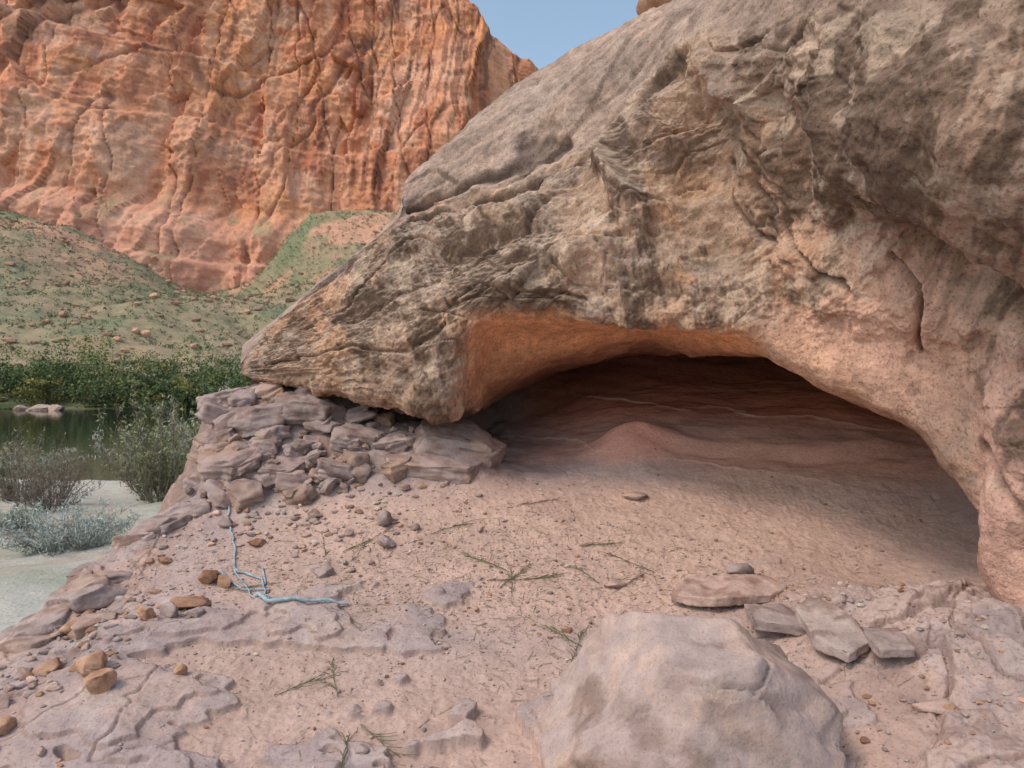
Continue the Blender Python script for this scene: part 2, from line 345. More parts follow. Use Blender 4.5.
st = fbm(np.stack([S*1.3, tw*.35, q[:, 1]*.3], 1)+300, 5, .7)
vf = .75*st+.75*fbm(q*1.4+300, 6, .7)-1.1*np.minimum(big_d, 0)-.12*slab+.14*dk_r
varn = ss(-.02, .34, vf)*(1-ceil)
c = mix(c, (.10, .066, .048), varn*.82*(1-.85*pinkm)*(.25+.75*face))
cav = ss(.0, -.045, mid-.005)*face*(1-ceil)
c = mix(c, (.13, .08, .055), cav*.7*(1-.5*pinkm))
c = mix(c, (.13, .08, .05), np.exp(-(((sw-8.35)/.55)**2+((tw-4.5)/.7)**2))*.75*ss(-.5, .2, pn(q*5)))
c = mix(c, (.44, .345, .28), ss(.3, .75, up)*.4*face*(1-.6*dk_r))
c = mix(c, (.55, .43, .34), ss(.28, .55, fbm(q*4+400, 5, .65))*.4*(1-ceil)*face)
c = mix(c, (.07, .05, .04), ss(-.012, -.05, cr_)*.6)
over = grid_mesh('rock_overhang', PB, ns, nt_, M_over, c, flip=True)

# ------------------------------------------------------------------ loose stones
import bmesh
def ico(sub):
    bm = bmesh.new(); bmesh.ops.create_icosphere(bm, subdivisions=sub, radius=1)
    V = np.array([v.co[:] for v in bm.verts]); F = np.array([[v.index for v in f.verts] for f in bm.faces]); bm.free(); return V, F
ICO = {k: ico(k) for k in (1, 2, 4, 5, 6)}
def stone(sub, size, seed, cuts=9, rot=0., rgh=.05, planes=None, lo=.5):
    r = np.random.default_rng(seed); V, F = ICO[sub]; V = V.copy()
    for k in range(cuts):
        n = r.normal(size=3); n /= np.linalg.norm(n); dd = lo+.3*r.random()
        s = np.maximum(0, V@n-dd); V -= s[:, None]*n*.97
    for n, dd in (planes or []):
        n = np.array(n, float); n /= np.linalg.norm(n); s = np.maximum(0, V@n-dd); V -= s[:, None]*n*.97
    N = V/np.linalg.norm(V, axis=1)[:, None]
    if sub > 2:
        V = V+N*(rgh*fbm(V*2+seed*3.1, 5, .55))[:, None]
    V = V*np.array(size)
    ca, sa = math.cos(rot), math.sin(rot)
    V = V@np.array([[ca, sa, 0], [-sa, ca, 0], [0, 0, 1]])
    return V, F
def stone_col(W, colr, seed):
    cc = np.tile(np.array(colr), (len(W), 1)); return mix(cc, np.array(colr)*np.array([.70, .63, .60]), ss(-.1, .5, fbm(W*10+seed, 5, .6)))
def place_stone(name, x, y, size, seed, colr, rot=0., sink=.35, cuts=9, sub=4, z=None, **k):
    V, F = stone(sub, size, seed, cuts, rot, **k)
    z0 = gz(x, y) if z is None else z
    W = V+np.array([x, y, z0+size[2]*(1-sink)*.8])
    return raw_mesh(name, W, F, M_stone, stone_col(W, colr, seed))
OR = (.44, .275, .19); MV = (.33, .26, .25); PK = (.43, .31, .27); BR = (.31, .18, .12)
V, F = stone(6, (.46, .40, .38), 5, 2, .08, rgh=.045, planes=[((-.18, -.30, 1), .69), ((-.85, -.2, .65), .65), ((.75, -.1, .75), .65), ((.05, -1, .25), .56), ((-.6, -.9, .35), .61), ((.2, .5, .9), .72), ((.55, -.85, .4), .62)])
nb_ = V/np.linalg.norm(V, axis=1)[:, None]
F1b, F2b, Hb = worley(V*np.array([3, 3, 5])+pn(V*3)[:, None]*.3)
V = V+nb_*((Hb-.5)*.022*ss(-.1, .4, pn(V*3))+.0025*fbm(V*14, 4, .6)-.014*ss(.05, 0, F2b-F1b)*ss(0, .3, pn(V*2+8)))[:, None]
W = V+np.array([.53, 1.99, -.935])
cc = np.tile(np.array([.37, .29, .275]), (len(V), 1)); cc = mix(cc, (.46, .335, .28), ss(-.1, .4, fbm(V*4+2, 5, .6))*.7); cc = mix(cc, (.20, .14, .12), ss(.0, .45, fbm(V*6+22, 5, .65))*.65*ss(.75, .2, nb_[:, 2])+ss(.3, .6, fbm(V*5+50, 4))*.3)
cc = mix(cc, (.14, .10, .09), ss(.04, 0, F2b-F1b)*.5*ss(0, .3, pn(V*2+8)))
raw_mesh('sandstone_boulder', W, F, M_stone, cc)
L = [(-1.33,2.33,(.07,.055,.05),OR),(-1.25,2.25,(.06,.045,.042),OR),(-1.24,2.85,(.085,.06,.03),BR),(-1.06,2.36,(.026,.022,.02),OR),(-1.51,2.42,(.055,.05,.035),OR),
 (-1.24,3.02,(.05,.045,.04),BR),(-1.17,3.0,(.05,.03,.03),OR),(-1.33,2.7,(.04,.035,.03),OR),(-1.27,2.75,(.05,.04,.035),MV),(-1.16,2.72,(.045,.04,.025),MV),(-.57,3.33,(.06,.05,.03),MV),
 (-.6,3.47,(.05,.045,.045),MV),(-.75,3.4,(.035,.03,.025),PK),(-.79,3.1,(.045,.04,.03),MV),(-1.15,3.33,(.05,.04,.025),BR),(-.68,3.13,(.025,.025,.015),PK),(-.45,3.45,(.03,.03,.02),MV),
 (.93,3.05,(.08,.05,.045),MV),(.61,3.72,(.08,.05,.025),PK),
 (1.2,2.08,(.07,.05,.03),PK),(-.22,1.98,(.04,.03,.02),MV),(-.42,2.05,(.025,.02,.012),MV),(.42,3.0,(.05,.04,.02),PK),(.2,2.7,(.03,.025,.012),OR),
 (-1.63,2.75,(.06,.05,.03),OR),(-1.58,2.25,(.07,.05,.03),PK),(-1.45,2.1,(.05,.04,.03),OR),(-.95,3.55,(.05,.05,.03),PK),(-1.35,3.5,(.05,.04,.03),MV),(-1.5,3.2,(.04,.03,.02),OR)]
for i, (x, y, s, cl) in enumerate(L):
    place_stone('sandstone_rock', x, y, s, 40+i, cl, rot=random.uniform(-.6, .6), cuts=13, sub=4, rgh=.06)
def plate(name, x, y, pts, th, colr, seed, zoff=0., tiltx=0., tilty=0.):
    bm = bmesh.new(); vs = [bm.verts.new((px, py, 0)) for px, py in pts]; f = bm.faces.new(vs)
    ex = bmesh.ops.extrude_face_region(bm, geom=[f]); bmesh.ops.translate(bm, verts=[v for v in ex['geom'] if isinstance(v, bmesh.types.BMVert)], vec=(0, 0, th))
    bmesh.ops.bevel(bm, geom=bm.edges[:], offset=th*.10, segments=1, affect='EDGES')
    bmesh.ops.triangulate(bm, faces=bm.faces[:])
    for _ in range(5):
        es = [e for e in bm.edges if e.calc_length() > .012]
        if not es: break
        bmesh.ops.subdivide_edges(bm, edges=es, cuts=1); bmesh.ops.triangulate(bm, faces=bm.faces[:])
    bmesh.ops.recalc_face_normals(bm, faces=bm.faces[:]); bm.normal_update()
    V = np.array([v.co[:] for v in bm.verts]); N = np.array([v.normal[:] for v in bm.verts]); F = np.array([[v.index for v in f.verts] for f in bm.faces]); bm.free()
    V = V+N*(.007*fbm(V*9+seed, 4, .6))[:, None]; V[:, 2] += .012*fbm(V*5+seed, 2)
    V[:, 2] += V[:, 0]*tiltx+V[:, 1]*tilty
    W = V+np.array([x, y, gz(x, y)+zoff]); raw_mesh(name, W, F, M_stone, stone_col(W, colr, seed))
plate('sandstone_slab', .86, 2.90, [(-.25,-.06),(-.1,-.13),(.12,-.10),(.22,.0),(.16,.10),(-.15,.10)], .035, PK, 1, .005, 0, .08)
plate('sandstone_slab', .95, 2.64, [(-.12,-.08),(.07,-.10),(.13,0),(.05,.09),(-.10,.08)], .04, MV, 2, .0, -.1, .1)
plate('sandstone_slab', 1.07, 2.50, [(-.02,-.19),(.08,-.13),(.07,.05),(.0,.17),(-.07,.11),(-.08,-.09)], .035, (.38, .31, .29), 3, .0, .15, .2)
plate('sandstone_slab', 1.19, 2.36, [(-.06,-.10),(.05,-.09),(.08,.05),(-.04,.10)], .03, MV, 4, .0, .1, .1)
place_stone('skyline_boulder', 1.04, 4.75, (.24, .2, .15), 91, (.36, .21, .15), z=2.36, cuts=10)
# broken rock outcrop under the nose: packed, tilted angular slabs (one object)
Vs, Fs, Cs, o = [], [], [], 0
def oslab(x, y, size, seed, colr, zo=0., ax=0., ay=0., rot=0., sub=5, cuts=12):
    global o
    V, F = stone(sub, (1, 1, 1), seed, cuts, 0, rgh=.045, planes=[((.1, 0, 1), .48), ((0, -1, .1), .62), ((-1, -.2, 0), .7), ((1, -.3, .1), .75)], lo=.52)
    V = V*np.array(size)
    V = V+(V/np.linalg.norm(V, axis=1)[:, None])*(.011*fbm(np.stack([V[:, 0]*6, V[:, 1]*6, V[:, 2]*45], 1)+seed, 3)+.006*fbm(V*20+seed, 3))[:, None]
    cx_, sx_ = math.cos(ax), math.sin(ax); V = V@np.array([[1, 0, 0], [0, cx_, sx_], [0, -sx_, cx_]])
    cy_, sy_ = math.cos(ay), math.sin(ay); V = V@np.array([[cy_, 0, -sy_], [0, 1, 0], [sy_, 0, cy_]])
    ca, sa = math.cos(rot), math.sin(rot); V = V@np.array([[ca, sa, 0], [-sa, ca, 0], [0, 0, 1]])
    W = V+np.array([x, y, gz(x, y)+zo]); Vs.append(W); Fs.append(F+o); o += len(V)
    cl = stone_col(W, colr, seed); cl = mix(cl, (.42, .28, .21), ss(.15, .5, fbm(W*4+33, 4))*.5); Cs.append(cl)
R = random.Random(3)
oslab(-.33, 4.02, (.36, .26, .13), 301, MV, .0, .35, .08)
oslab(-.42, 3.86, (.34, .18, .09), 302, (.35, .27, .255), -.02, .3, .06)
oslab(-.18, 3.98, (.20, .2, .16), 303, MV, -.02, .25, .1)
oslab(-1.42, 4.12, (.26, .22, .13), 304, MV, .0, .15, -.12)
oslab(-1.15, 4.16, (.24, .2, .14), 305, (.32, .25, .235), .0, .2, .05)
oslab(-1.45, 3.88, (.24, .2, .14), 306, (.36, .27, .25), -.02, .35, -.1)
oslab(-.85, 4.06, (.2, .16, .14), 307, MV, .0, .3, .1)
oslab(-1.2, 3.86, (.2, .15, .12), 308, (.33, .25, .24), -.02, .35, .0)
oslab(-1.66, 4.28, (.18, .22, .12), 309, MV, .0, .1, -.25)
oslab(-1.60, 4.02, (.14, .18, .12), 310, (.31, .24, .23), .0, .2, -.3, .2)
oslab(-1.68, 3.72, (.16, .2, .10), 311, MV, -.03, .3, -.35, .2)
for i in range(160):
    x = R.uniform(-1.66, -.5); y = R.uniform(3.66, 4.24)+(.04 if x > -1.0 else 0); s = .022+.085*R.random()**2
    if x > -.75 and R.random() < .6: continue
    oslab(x, y, (s*R.uniform(1.0, 1.8), s*R.uniform(.8, 1.3), s*R.uniform(.6, 1.3)), 320+i, [MV, (.26, .20, .19), (.36, .28, .27), (.33, .26, .25), (.28, .20, .17)][i % 5], R.uniform(.0, .04), R.uniform(-.2, .6), R.uniform(-.5, .4), R.uniform(-1.2, 1.2), 4, 14)
for i in range(26):
    x = R.uniform(-1.84, -1.5); y = R.uniform(2.6, 3.8); s = R.uniform(.04, .13)
    oslab(x-.02, y, (s*1.2, s*1.3, s*.6), 520+i, [MV, (.37, .27, .23), MV][i % 3], R.uniform(-.04, -.01), R.uniform(-.1, .3), R.uniform(-.5, -.1), R.uniform(-.8, .8), 4, 12)
raw_mesh('broken_rock_outcrop', np.concatenate(Vs), np.concatenate(Fs), M_stone, np.concatenate(Cs))
# gravel
PV, PF, PC, off = [], [], [], 0
VAR = [stone(1, (1, random.uniform(.6, 1), random.uniform(.35, .7)), k, 5, k) for k in range(24)]
VAR2 = [stone(2, (1, random.uniform(.6, 1), random.uniform(.35, .7)), k, 10, k) for k in range(24)]
def addp(x, y, s, k):
    global off
    V, F = (VAR if s < .006 else VAR2)[k % 24]
    PV.append(V*s+np.array([x, y, gz(x, y)+s*.15])); PF.append(F+off); off += len(V)
    b = random.choice([OR, MV, PK, PK, MV, (.46, .40, .36), BR]); PC.append(np.tile(np.array(b)*random.uniform(.65, 1.15), (len(V), 1)))
for k in range(15000):
    r = random.random()
    if r < .62: x, y = random.gauss(-.2, .75), random.gauss(3.15, .40)
    elif r < .72: x, y = random.gauss(-1.45, .2), random.uniform(1.9, 3.5)
    elif r < .84: x, y = random.uniform(.6, 1.6), random.uniform(1.9, 3.3)
    else: x, y = random.uniform(-1.4, 1.4), random.uniform(1.8, 3.0)
    if x < -1.8 or x > 1.9 or y > 4.2: continue
    s = .002+.004*random.random()**2 if random.random() < .93 else random.uniform(.006, .013)
    if on_slab(x, y) and random.random() < .85: continue
    addp(x, y, s, k)
for k in range(170):
    x, y = random.gauss(-1.55, .13), random.uniform(1.9, 3.0)
    if x > -1.85: addp(x, y, random.uniform(.008, .03), k)
for k in range(190):
    x, y = random.gauss(-1.0, .40), random.gauss(3.5, .17)
    if x > -1.7: addp(x, y, random.uniform(.008, .028), k)
for k in range(130):
    x, y = random.uniform(.65, 1.5), random.uniform(2.0, 3.0)
    addp(x, y, random.uniform(.005, .018), k)
raw_mesh('gravel', np.concatenate(PV), np.concatenate(PF), M_stone, np.concatenate(PC), smooth=False)

# ------------------------------------------------------------------ tubes
def tube_geo(pts, rads, n=5):
    pts = np.array(pts, float); V = []; F = []
    for i, p in enumerate(pts):
        a = pts[min(i+1, len(pts)-1)]-pts[max(i-1, 0)]; a /= np.linalg.norm(a)+1e-9
        u = np.cross(a, [0, .3, 1]); u /= np.linalg.norm(u)+1e-9; v = np.cross(a, u)
        for k in range(n):
            th = 2*math.pi*k/n; V.append(p+rads[i]*(math.cos(th)*u+math.sin(th)*v))
    for i in range(len(pts)-1):
        for k in range(n):
            F.append((i*n+k, i*n+(k+1) % n, (i+1)*n+(k+1) % n, (i+1)*n+k))
    return np.array(V), np.array(F)
def join(parts):
    V, F, o = [], [], 0
    for v, f in parts: V.append(v); F.append(f+o); o += len(v)
    return np.concatenate(V), np.concatenate(F)
def lay(path, r, wig=.006, lift=.004, n=6):
    out = []
    for (a, b) in zip(path[:-1], path[1:]):
        m = max(2, int(math.dist(a, b)/.03))
        for k in range(m):
            t = k/m; x = a[0]+(b[0]-a[0])*t+random.uniform(-wig, wig); y = a[1]+(b[1]-a[1])*t+random.uniform(-wig, wig)
            out.append((x, y, gz(x, y)+r+lift))
    x, y = path[-1]; out.append((x, y, gz(x, y)+r+lift))
    return tube_geo(out, [r*(1-.4*i/len(out)) for i in range(len(out))], n)
M_blue = plain_mat('bleached_blue_cord', (.27, .37, .43), .75, .35, 40)
pr = [lay([(-1.43, 3.72), (-1.36, 3.55), (-1.25, 3.33), (-1.17, 3.11), (-.99, 2.87)], .005), lay([(-1.0, 2.88), (-.93, 2.82), (-.8, 2.83), (-.64, 2.88)], .009),
      lay([(-1.17, 3.11), (-1.03, 3.04), (-.93, 2.83)], .005), lay([(-1.22, 3.09), (-1.08, 2.96), (-.97, 2.96)], .005), lay([(-1.06, 3.13), (-1.0, 3.0)], .004)]
V, F = join(pr); raw_mesh('blue_cord', V, F, M_blue)
M_tw = plain_mat('dry_twig_bark', (.17, .12, .09), .9, .4, 60)
M_gr = plain_mat('juniper_green', (.14, .15, .07), .8, .4, 60)
M_dry = plain_mat('dry_needle', (.25, .22, .12), .8, .3, 60)
def sprig(name, x, y, L_, ang, mat, nb=10):
    parts = []
    ex, ey = x+L_*math.cos(ang), y+L_*math.sin(ang)
    parts.append(lay([(x, y), (ex, ey)], .0015, .004, .004, 4))
    for k in range(nb):
        t = random.random(); bx, by = x+(ex-x)*t, y+(ey-y)*t; a = ang+random.choice([-1, 1])*random.uniform(.15, .6); l = random.uniform(.03, .09)
        z0 = gz(bx, by)+.006
        parts.append(tube_geo([(bx, by, z0), (bx+l*.6*math.cos(a), by+l*.6*math.sin(a), z0+.006), (bx+l*math.cos(a+.2), by+l*math.sin(a+.2), z0+.008)], [.0014, .0012, .0007], 3))
    V, F = join(parts); return raw_mesh(name, V, F, mat)
for (x, y, l, a, m) in [(-.05,3.0,.22,.9,M_gr),(-.02,3.12,.2,2.6,M_gr),(-.75,3.28,.22,.7,M_gr),(-.82,3.25,.2,1.9,M_gr),(-.75,2.33,.25,.6,M_gr),(-.55,2.33,.2,1.9,M_gr),(-.45,2.2,.2,-.8,M_gr),(.2,2.5,.2,1.3,M_gr),
      (.4,2.95,.2,.7,M_tw),(-.38,3.4,.22,.5,M_gr),(.9,2.85,.25,2.9,M_tw),(.3,3.3,.2,.1,M_gr),(-1.15,2.95,.2,.3,M_gr),(.02,3.6,.2,.4,M_tw),(.6,3.1,.22,2.5,M_tw),(.25,2.45,.16,-.4,M_gr),(.35,3.02,.15,2.2,M_gr),(.05,3.05,.15,.1,M_gr),
      (-.1,3.05,.24,.0,M_gr),(.0,2.95,.2,1.6,M_gr),(-.7,3.2,.18,1.3,M_gr),(.25,2.6,.15,2.4,M_gr),(-.45,1.95,.2,1.7,M_gr)]:
    sprig('juniper_sprig' if m is M_gr else 'dry_twig', x, y, l, a, m)
parts = []
for k in range(900):
    x, y, a, l = random.gauss(0, .8), random.gauss(3.0, .45), random.uniform(0, 6.28), random.uniform(.015, .06)
    if not (-1.7 < x < 1.5 and 1.9 < y < 4.1): continue
    x2, y2 = x+l*math.cos(a), y+l*math.sin(a)
    parts.append(tube_geo([(x, y, gz(x, y)+.003), (x2, y2, gz(x2, y2)+.005)], [.0011, .0008], 3))
V, F = join(parts); raw_mesh('needle_litter', V, F, M_dry)

# ------------------------------------------------------------------ far setting
a = np.sinh(np.linspace(-7, 7, 300))/np.sinh(7)*3000
gx, gy = [t.ravel() for t in np.meshgrid(a-18, a+25, indexing='ij')]
Pg = np.stack([gx, gy, gx*0], 1)
bank1 = 33+6*pn(Pg*.03)
ch = ss(bank1-2, bank1+4, gy)*ss(131, 121, gy)
gzz = -3.45+.30*fbm(Pg*.12, 3)+.08*fbm(Pg*.8, 3)-2.4*ch
gzz = np.where(gy > 118, -6, gzz)
Pg[:, 2] = gzz
cs = np.tile(np.array([.42, .41, .37]), (len(gx), 1)); cs = mix(cs, (.26, .28, .21), ss(-.1, .4, fbm(Pg*.35+9, 4))*.6); cs = mix(cs, (.36, .27, .21), ss(.1, .5, fbm(Pg*.6+19, 4))*.5)
grid_mesh('sand_ground', Pg, 300, 300, M_sand, cs)
mw = bpy.data.materials.new('river_water'); mw.use_nodes = True; b = mw.node_tree.nodes['Principled BSDF']
b.inputs['Base Color'].default_value = (.012, .02, .016, 1); b.inputs['Roughness'].default_value = .05; b.inputs['IOR'].default_value = 1.33
n = mw.node_tree.nodes.new('ShaderNodeTexNoise'); n.inputs['Scale'].default_value = 1.2; n.inputs['Detail'].default_value = 3
bp = mw.node_tree.nodes.new('ShaderNodeBump'); bp.inputs['Distance'].default_value = .01; mw.node_tree.links.new(n.outputs[0], bp.inputs['Height']); mw.node_tree.links.new(bp.outputs[0], b.inputs['Normal'])
tcw = mw.node_tree.nodes.new('ShaderNodeTexCoord'); mw.node_tree.links.new(tcw.outputs['Object'], n.inputs['Vector'])
raw_mesh('river', [(-1500, 22, -4.0), (1500, 22, -4.0), (1500, 140, -4.0), (-1500, 140, -4.0)], [(0, 1, 2, 3)], mw)
tc_ = [(x, 112, -5.2) for x in (-500, -300, -200, -100, -40, 20, 120)]+[(x, 130, -3.0) for x in (-500, -200, -100, -40, 20, 120)]+[
 (-130, 150, 0), (-60, 150, 0), (-100, 180, 9), (-154, 222, 26), (-246, 355, 80), (-118, 222, 23), (-176, 333, 57), (-94, 222, 16), (-131, 311, 34), (-79, 222, 13), (-138, 370, 38),
 (-117, 414, 88), (-85, 296, 36), (-70, 330, 44), (-132, 395, 52), (-88, 470, 92), (-31, 370, 62), (0, 250, 30), (100, 400, 80), (100, 250, 20), (-300, 440, 96), (-200, 440, 62), (-155, 450, 50), (-350, 300, 60), (-450, 450, 110), (-450, 250, 40), (-60, 520, 105)]
ft = tps(tc_)
tx = np.linspace(-500, 150, 460); ty = np.concatenate([np.linspace(112, 300, 190), np.linspace(301, 540, 160)])
TX, TY = [t.ravel() for t in np.meshgrid(tx, ty, indexing='ij')]
TZ = ft(TX, TY); Pt = np.stack([TX, TY, TZ], 1)
amp = ss(125, 220, TY)
TZ = TZ + amp*(4*fbm(Pt*.014, 4)+.8*fbm(Pt*.12, 4)+3.0*ridged(np.stack([TX*.03+TY*.012, TY*.006, TX*0], 1), 3)) + .2*fbm(Pt*.3, 2)
Pt[:, 2] = TZ
ct = np.tile(np.array([.18, .205, .12]), (len(TX), 1))
ct = mix(ct, (.28, .235, .16), ss(-.1, .5, fbm(Pt*.03+5, 5, .6))*.6)
ct = mix(ct, (.40, .26, .18), ss(.2, .6, ridged(Pt*np.array([.04, .01, .02])+9, 4))*.4)
ct = mix(ct, (.54, .30, .21), ss(.05, .35, fbm(Pt*.02+55, 4))*ss(230, 340, TY)*.85)
ct = mix(ct, (.12, .15, .07), ss(150, 128, TY)*.8)
grid_mesh('talus_slope', Pt, len(tx), len(ty), M_talus, ct)
TG = TZ.reshape(len(tx), len(ty))
def tz(x, y):
    return TG[np.clip(np.searchsorted(tx, x), 0, len(tx)-1), np.clip(np.searchsorted(ty, y), 0, len(ty)-1)]
def interp(x, a): a = np.array(a); return np.interp(x, a[:, 0], a[:, 1])
cx = np.linspace(-480, 150, 700); cz = np.linspace(0, 1, 430)
CX, CZ = [t.ravel() for t in np.meshgrid(cx, cz, indexing='ij')]
top = interp(CX, [(-480, 360), (-120, 360), (-60, 335), (-45, 305), (-36, 288), (-22, 266), (-9, 256), (6, 248), (25, 238), (60, 226), (150, 190)])
rag = 5*fbm(np.stack([CX*.06, CX*0, CX*0], 1), 4)
z = -5+CZ*(top+rag+5)
y0 = interp(CX, [(-480, 390), (-300, 415), (-150, 455), (-100, 480), (-20, 480), (40, 505), (150, 540)])
Pc = np.stack([CX, y0, z], 1); O = CX*0
wx = 9*pn(Pc*.010)+4*pn(Pc*.04)
reg = ss(-.3, .3, pn(Pc*.007+3))
dsp = 24*fbm(Pc*np.array([.010, .010, .004]), 3)
F1, F2, H = worley(np.stack([(CX+wx-z*.25)*.020, z*.005, O], 1))
dsp += (H-.5)*22*(.4+.6*reg)
F1, F2, H = worley(np.stack([(CX+wx*.6-z*.15)*.06, z*.014, O], 1)+7)
dsp += ((H-.5)*8-1.2*ss(.05, 0, F2-F1))*(.4+.6*reg)
F1, F2, H = worley(np.stack([(CX+wx*.6)*.16, z*.07, O], 1)+27)
dsp += (H-.5)*2.6*(.3+.7*reg)
ck1 = 1-np.abs(pn(np.stack([(CX-z*.75)*.011+.15*pn(Pc*.03), (CX+z)*.0022, O], 1)+4))*2
ck2 = 1-np.abs(pn(np.stack([(CX+z*.12)*.035+.12*pn(Pc*.05), z*.004, O+5], 1)))*2
dsp += -3*ss(.94, 1.0, ck1)*reg-3*ss(.95, 1.0, ck2)
sz = z+.12*CX+5*pn(Pc*.012)+1.5*pn(Pc*.05)
strat = fbm(np.stack([CX*.012, sz*.06, O], 1), 4, .6)
dsp += 1.8*strat+1.5*fbm(Pc*.12, 5, .68)
led = z+.08*CX+8*pn(Pc*.015)
dsp += 20*ss(100, 72, led) + 9*ss(205, 200, led)*ss(-140, -200, CX)+6*ss(60, 56, led)+5*ss(152, 148, led)
lean = .24*z
yy = y0+lean-dsp
Pc2 = np.stack([CX, yy, z], 1)
cc = np.tile(np.array([.60, .27, .155]), (len(CX), 1))
vs = fbm(np.stack([(CX+wx)*.06, z*.010, O], 1), 5, .65)
cc = mix(cc, (.70, .39, .26), ss(-.1, .5, vs)*.6)
cc = mix(cc, (.40, .155, .095), ss(.05, .55, -vs+.2*pn(Pc*.02))*.75)
cc = mix(cc, (.66, .30, .145), ss(0, .5, fbm(Pc*.014+50, 4))*.6)
cc = mix(cc, (.70, .46, .34), ss(.2, .55, fbm(Pc*np.array([.02, .02, .025])+150, 5, .6))*.45)
cc = mix(cc, (.42, .18, .115), ss(.1, .6, strat)*.35)
cc = mix(cc, (.18, .085, .065), ss(.14, .42, fbm(np.stack([(CX+wx-z*.1)*.12, z*.007, O], 1)+80, 5, .68))*.75*ss(110, 140, z)*(.45+.55*ss(-200, -60, CX)))
cc = mix(cc, (.20, .09, .065), np.maximum(ss(.96, 1., ck1)*reg, ss(.965, 1., ck2))*.7)
cc = mix(cc, (.60, .33, .25), ss(106, 80, led)*.5)
nc = normals(Pc2, len(cx), len(cz))
cc = mix(cc, (.26, .26, .14), ss(.45, .7, np.abs(nc[:, 2]))*ss(-.1, .3, pn(Pc*.08))*.6*ss(150, 100, z))
grid_mesh('canyon_cliff', Pc2, len(cx), len(cz), M_cliff, cc, flip=True)

# vegetation
M_leaf = rock_mat('shrub_foliage', .6, 0.0, grain=.25, speck=.1, fine=False)
M_brn = plain_mat('shrub_branch', (.17, .13, .11), .9, .3, 3)
def leaves(C, size, rngl, elong=2.5, upb=.3):
    n = len(C); u = rngl.normal(size=(n, 3)); u[:, 2] += upb; u /= np.linalg.norm(u, axis=1)[:, None]
    v = np.cross(u, rngl.normal(size=(n, 3))); v /= np.linalg.norm(v, axis=1)[:, None]
    s = size*(.6+.8*rngl.random(n))[:, None]
    V = np.stack([C-u*s*elong*.5, C+v*s*.4, C+u*s*elong*.5, C-v*s*.4], 1).reshape(-1, 3)
    F = np.arange(4*n).reshape(n, 4); return V, F
def shrub(name, x, y, zb, h, w, col, nst=24, nl=5000, leaf=.05, seed=1):
    r = np.random.default_rng(seed); parts = []; tips = []
    for k in range(nst):
        a = r.uniform(0, 6.28); sp = w*.6*r.random()**.6; hh = h*(.30+.70*r.random()**1.3)*(1-.3*(sp/(w*.6))**2)
        p0 = np.array([x+.22*w*math.cos(a)*r.random(), y+.22*w*math.sin(a)*r.random(), zb-.2]); p3 = np.array([x+sp*math.cos(a), y+sp*math.sin(a), zb+hh])
        pts = [p0]; m = 6
        for i in range(1, m+1):
            t = i/m; pts.append(p0+(p3-p0)*np.array([t**1.2, t**1.2, t])+r.normal(size=3)*.025*h*t)
        parts.append(tube_geo(pts, [.008*h*(1-.8*i/m) for i in range(m+1)], 4))
        for i in range(1, m+1):
            tips.append(pts[i])
            for q_ in range(3):
                e = pts[i]+r.normal(size=3)*np.array([.04*w, .04*w, .05*h])+np.array([0, 0, .12*h])
                parts.append(tube_geo([pts[i], (pts[i]+e)/2+r.normal(size=3)*.01*h, e], [.003*h, .002*h, .001*h], 3)); tips.append(e); tips.append((pts[i]+e)/2)
    V1, F1_ = join(parts)
    tips = np.array(tips); C = tips[r.integers(0, len(tips), nl)]+r.normal(size=(nl, 3))*np.array([.018*w, .018*w, .03*h])
    C[:, 2] = np.maximum(C[:, 2], zb+.02)
    V2, F2_ = leaves(C, leaf, r, 3.5, 1.0)
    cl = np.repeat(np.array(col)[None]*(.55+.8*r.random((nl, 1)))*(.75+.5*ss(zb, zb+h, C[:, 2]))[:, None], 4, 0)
    c1 = np.tile(np.array([.15, .12, .1]), (len(V1), 1))
    V = np.concatenate([V1, V2]); F = np.concatenate([F1_, F2_+len(V1)]); mi = np.concatenate([np.zeros(len(F1_)), np.ones(len(F2_))])
    return raw_mesh(name, V, F, [M_brn, M_leaf], np.concatenate([c1, cl]), smooth=False, matidx=mi)
GG = (.24, .25, .13); SG = (.31, .32, .26)
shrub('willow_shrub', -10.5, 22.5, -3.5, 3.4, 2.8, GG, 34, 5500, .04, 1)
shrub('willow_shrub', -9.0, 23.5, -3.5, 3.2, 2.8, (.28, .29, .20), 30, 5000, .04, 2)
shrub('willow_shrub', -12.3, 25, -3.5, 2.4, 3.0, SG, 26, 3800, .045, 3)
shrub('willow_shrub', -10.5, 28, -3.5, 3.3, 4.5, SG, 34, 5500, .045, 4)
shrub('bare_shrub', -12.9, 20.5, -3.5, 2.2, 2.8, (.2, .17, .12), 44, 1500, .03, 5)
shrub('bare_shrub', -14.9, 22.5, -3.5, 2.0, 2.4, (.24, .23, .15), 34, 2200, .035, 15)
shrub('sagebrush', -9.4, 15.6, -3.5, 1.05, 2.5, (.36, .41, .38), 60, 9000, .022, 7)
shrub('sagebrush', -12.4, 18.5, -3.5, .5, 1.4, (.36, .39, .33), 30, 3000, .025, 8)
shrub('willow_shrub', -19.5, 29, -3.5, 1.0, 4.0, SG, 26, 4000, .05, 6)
r = np.random.default_rng(5); Vs, Fs, Cs, o = [], [], [], 0
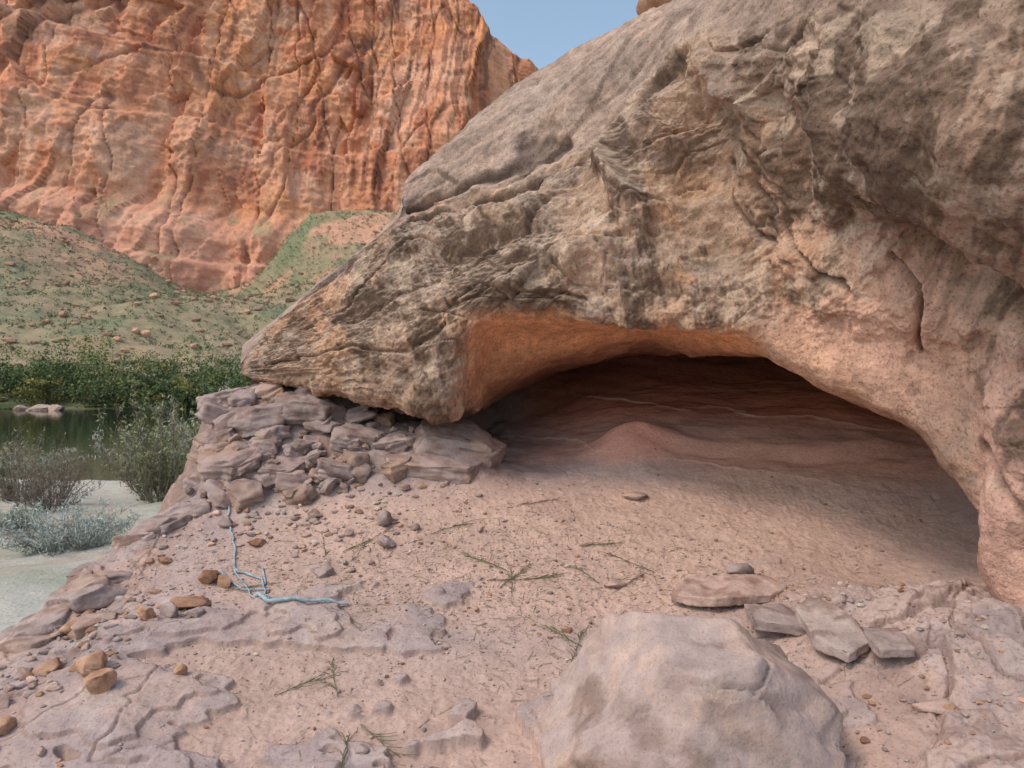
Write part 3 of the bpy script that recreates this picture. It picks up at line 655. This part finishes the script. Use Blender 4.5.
for k in range(95):
    x = r.uniform(-125, -30); y = r.uniform(116, 142); h = r.uniform(4, 11) if x < -60 else r.uniform(4, 8); w = h*r.uniform(.9, 1.4)
    if y < 123: h = min(h, 5)
    zb = max(-4.0, float(tz(x, y))); colr = np.array([(.15, .18, .065), (.09, .13, .055), (.26, .24, .08), (.11, .15, .07), (.12, .155, .07)][k % 5])
    cl = r.normal(size=(18, 3))*np.array([w*.28, w*.28, h*.24])+np.array([x, y, zb+h*.45])
    C = cl[r.integers(0, 18, 1000)]+r.normal(size=(1000, 3))*np.array([w*.08, w*.08, h*.06]); C[:, 2] = np.maximum(C[:, 2], zb)
    v, f = leaves(C, .28, r, 1.6); Vs.append(v); Fs.append(f+o); o += len(v)
    Cs.append(np.repeat(colr[None]*(.5+.9*r.random((1000, 1)))*(.7+.5*ss(zb, zb+h, C[:, 2]))[:, None], 4, 0))
raw_mesh('riverbank_trees', np.concatenate(Vs), np.concatenate(Fs), M_leaf, np.concatenate(Cs), smooth=False)
n = 14000; bx = r.uniform(-330, 0, n); by = 132+(r.random(n)**.8)*310
keep = pn(np.stack([bx*.02, by*.02, bx*0], 1)) > -.4; bx, by = bx[keep], by[keep]; bz = tz(bx, by)
m = 12; sz = (.4+1.0*r.random(len(bx)))
C = np.repeat(np.stack([bx, by, bz+.4], 1), m, 0)+r.normal(size=(len(bx)*m, 3))*np.repeat(sz, m)[:, None]*np.array([.6, .6, .35])
v, f = leaves(C, .40, r, 1.5); bc = np.array([(.12, .15, .08), (.18, .205, .12), (.24, .235, .155)])[r.integers(0, 3, len(bx))]
raw_mesh('desert_scrub', v, f, M_leaf, np.repeat(bc, m*4, 0), smooth=False)
Vs, Fs, Cs, o = [], [], [], 0
for k in range(1500):
    x = r.uniform(-260, -20); y = 128+r.random()**1.3*270; s = .3+2.0*r.random()**4
    V_, F_ = VAR2[k % 24]; Vs.append(V_*s+np.array([x, y, float(tz(x, y))+s*.2])); Fs.append(F_+o); o += len(V_); Cs.append(np.tile(np.array([.46, .28, .20])*r.uniform(.7, 1.1), (len(V_), 1)))
for (x, y, s) in [(-72, 113, 2.6), (-75.5, 114, 1.7), (-69, 112, 1.3)]:
    V_, F_ = VAR2[int(s*7) % 24]; Vs.append(V_*s*np.array([1.2, 1, 1])+np.array([x, y, -3.8])); Fs.append(F_+o); o += len(V_); Cs.append(np.tile(np.array([.42, .31, .26]), (len(V_), 1)))
raw_mesh('talus_boulders', np.concatenate(Vs), np.concatenate(Fs), M_talus, np.concatenate(Cs), smooth=False)

# ------------------------------------------------------------------ light
EL, AZ = math.radians(54), math.radians(238)   # azimuth clockwise from +Y: behind-left
w = bpy.data.worlds.new('World'); scene.world = w; w.use_nodes = True
nt = w.node_tree; bg = nt.nodes['Background']; sk = nt.nodes.new('ShaderNodeTexSky'); sk.sky_type = 'NISHITA'; sk.sun_disc = False
sk.sun_elevation = EL; sk.sun_rotation = AZ; sk.air_density = 1.0; sk.dust_density = 2.5; sk.ozone_density = 1.0
tint = nt.nodes.new('ShaderNodeVectorMath'); tint.operation = 'MULTIPLY'; tint.inputs[1].default_value = (1.85, 1.80, 1.55)
nt.links.new(sk.outputs[0], tint.inputs[0]); nt.links.new(tint.outputs[0], bg.inputs[0]); bg.inputs[1].default_value = .14
sd = bpy.data.lights.new('sun', 'SUN'); sd.energy = 1.0; sd.angle = math.radians(12); sd.color = (1, .82, .72)
so = bpy.data.objects.new('sun', sd); scene.collection.objects.link(so)
dirv = Vector((math.sin(AZ)*math.cos(EL), math.cos(AZ)*math.cos(EL), math.sin(EL)))
so.rotation_euler = dirv.to_track_quat('Z', 'Y').to_euler()
cam = bpy.data.cameras.new('camera'); co = bpy.data.objects.new('camera', cam); scene.collection.objects.link(co)
cam.lens = 26; cam.sensor_width = 36; cam.clip_start = .05; cam.clip_end = 6000
co.location = (0, 0, 0); co.rotation_euler = (math.radians(90), 0, 0)
cam.dof.use_dof = True; cam.dof.focus_distance = 3.2; cam.dof.aperture_fstop = 7
scene.camera = co
scene.view_settings.view_transform = 'Standard'; scene.view_settings.look = 'None'; scene.view_settings.exposure = 0
